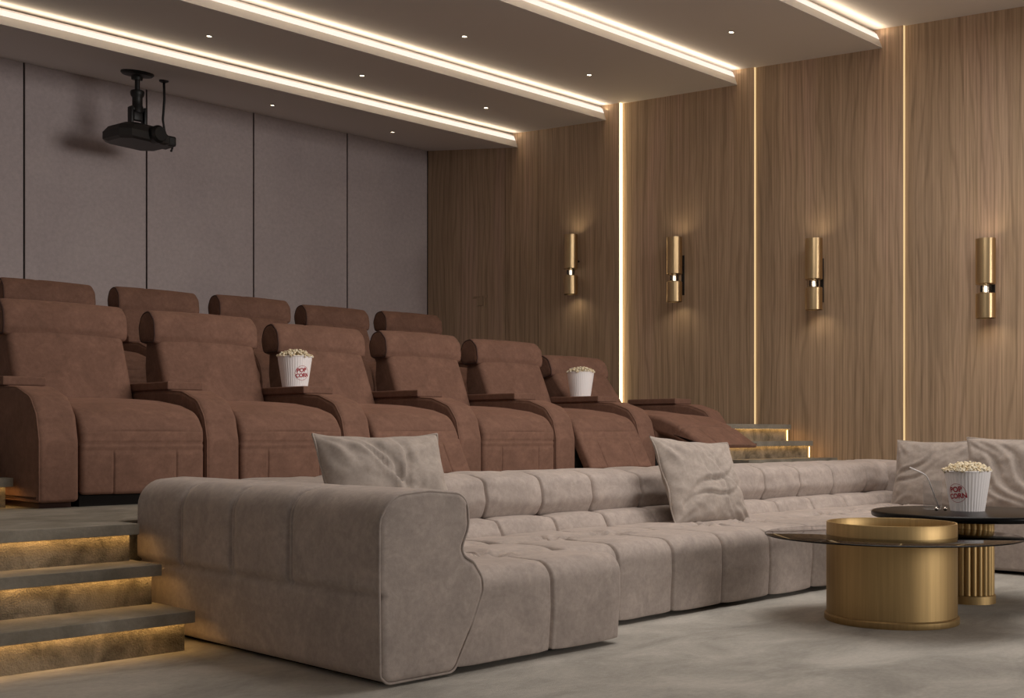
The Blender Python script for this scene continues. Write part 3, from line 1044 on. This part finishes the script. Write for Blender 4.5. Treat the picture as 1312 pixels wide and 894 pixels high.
BK = [((4.742, 6.95, ZP1 + .718), 'white popcorn bucket with red lettering on the front row armrest, left one', math.radians(-5), 1, 'popcorn heaped in the left bucket on the front row armrest'),
      ((7.735, 6.98, ZP1 + .718), 'white ribbed popcorn bucket without visible lettering, on the armrest before the reclined chair', math.radians(160), 2, 'popcorn heaped in the bucket beside the fully reclined chair'),
      ((6.245, 2.835, .484), 'large white popcorn bucket with red lettering on the black table top', math.radians(-97), 3, 'popcorn heaped in the bucket on the black table')]
for loc, lab, rz, sd, plab in BK:
    t = empty('popcorn_bucket', loc, lab, 'bucket', 'popcorn buckets', rz)
    link('paper_cup', bucket_me, M['paper'], t)
    link('rim', rim_me, M['paper'], t)
    if sd != 0:
        link('logo', logo_me, M['red'], t)
    o = link('popcorn', popcorn_mesh(sd), M['corn'])
    o.location = loc
    tag(o, plab, 'popcorn')
    o['kind'] = 'stuff'

# ------------------------------------------------------------------ tumbler, straw, beads
t = empty('drinking_glass', (6.19, 3.005, .484), 'clear straight drinking glass on the black table beside the popcorn', 'glass')
link('tumbler', lathe_mesh('tumbler', [(0, .002), (.046, .002), (.049, .006), (.051, .16)], 48), M['clear'], t)
o = link('drinking_straw', tube_mesh('drinking_straw', [(6.175, 2.96, .497), (6.135, 3.005, .655), (6.128, 3.013, .672), (6.115, 3.030, .686), (6.075, 3.08, .715)], .004, 8), M['paper'])
tag(o, 'thin pale bent straw standing in the drinking glass', 'straw')
bead_me = lathe_mesh('bead', [(0, 0)] + [(.011 * math.sin(PI * k / 12), .011 - .011 * math.cos(PI * k / 12)) for k in range(1, 12)] + [(0, .022)], 20)
for (x, y), lab in (((6.11, 2.945), 'small shiny metal bead directly before the drinking glass'), ((6.145, 2.912), 'small shiny metal bead between the drinking glass and the popcorn bucket')):
    o = link('metal_bead', bead_me, M['chrome'])
    o.location = (x, y, .484)
    tag(o, lab, 'bead', 'metal beads on the black table')

# ------------------------------------------------------------------ light
def area(name, loc, target, sx, sy, energy, col):
    l = bpy.data.lights.new(name, 'AREA')
    l.shape = 'RECTANGLE'; l.size = sx; l.size_y = sy
    l.energy = energy; l.color = col
    o = bpy.data.objects.new(name, l); COL.objects.link(o)
    o.location = loc
    d = Vector(target) - Vector(loc)
    o.rotation_euler = d.to_track_quat('-Z', 'Y').to_euler()
    return o
sl_ = area('front_key_light', (8.6, -9.0, 2.7), (5.2, 12.0, 2.9), 6.5, 3.2, 90, (1, .95, .90))  # unseen key light added from the room front, no screen stands there
sl_.data.spread = math.radians(56)
area('overhead_fill', (6.4, 3.1, 4.45), (6.4, 3.3, 0), 5.5, 2.2, 165, (1, .95, .90))  # added overhead fill for sofa and tables, no fixture modelled here
for (yl, zl) in [t_[1] for t_ in TIERS[:5]]:
    area('cove_lamp', (4.7, yl - .012, zl + .115), (4.7, yl - .25, zl + 1.0), .012, 11.7, 10, (1, .80, .54)).rotation_euler = Vector((0, -.35, 1)).to_track_quat('-Z', 'X').to_euler()
w = bpy.data.worlds.new('room_ambient')
sc.world = w
w.use_nodes = True
w.node_tree.nodes['Background'].inputs[0].default_value = (1, .94, .90, 1)
w.node_tree.nodes['Background'].inputs[1].default_value = .17

# ------------------------------------------------------------------ camera
f_px, V1 = 1524.88, 2200.0
a1 = math.atan2(V1 - 656.0, f_px)
cam = bpy.data.cameras.new('camera')
cam.sensor_width = 36.0
cam.lens = f_px / 1312 * 36.0
cam.shift_y = (555.0 - 447.0) / 1312
cam.clip_end = 100
co = bpy.data.objects.new('camera', cam)
COL.objects.link(co)
co.location = (0, 0, .9)
co.rotation_euler = (PI / 2, 0, math.atan2(-math.cos(a1), math.sin(a1)))
sc.camera = co
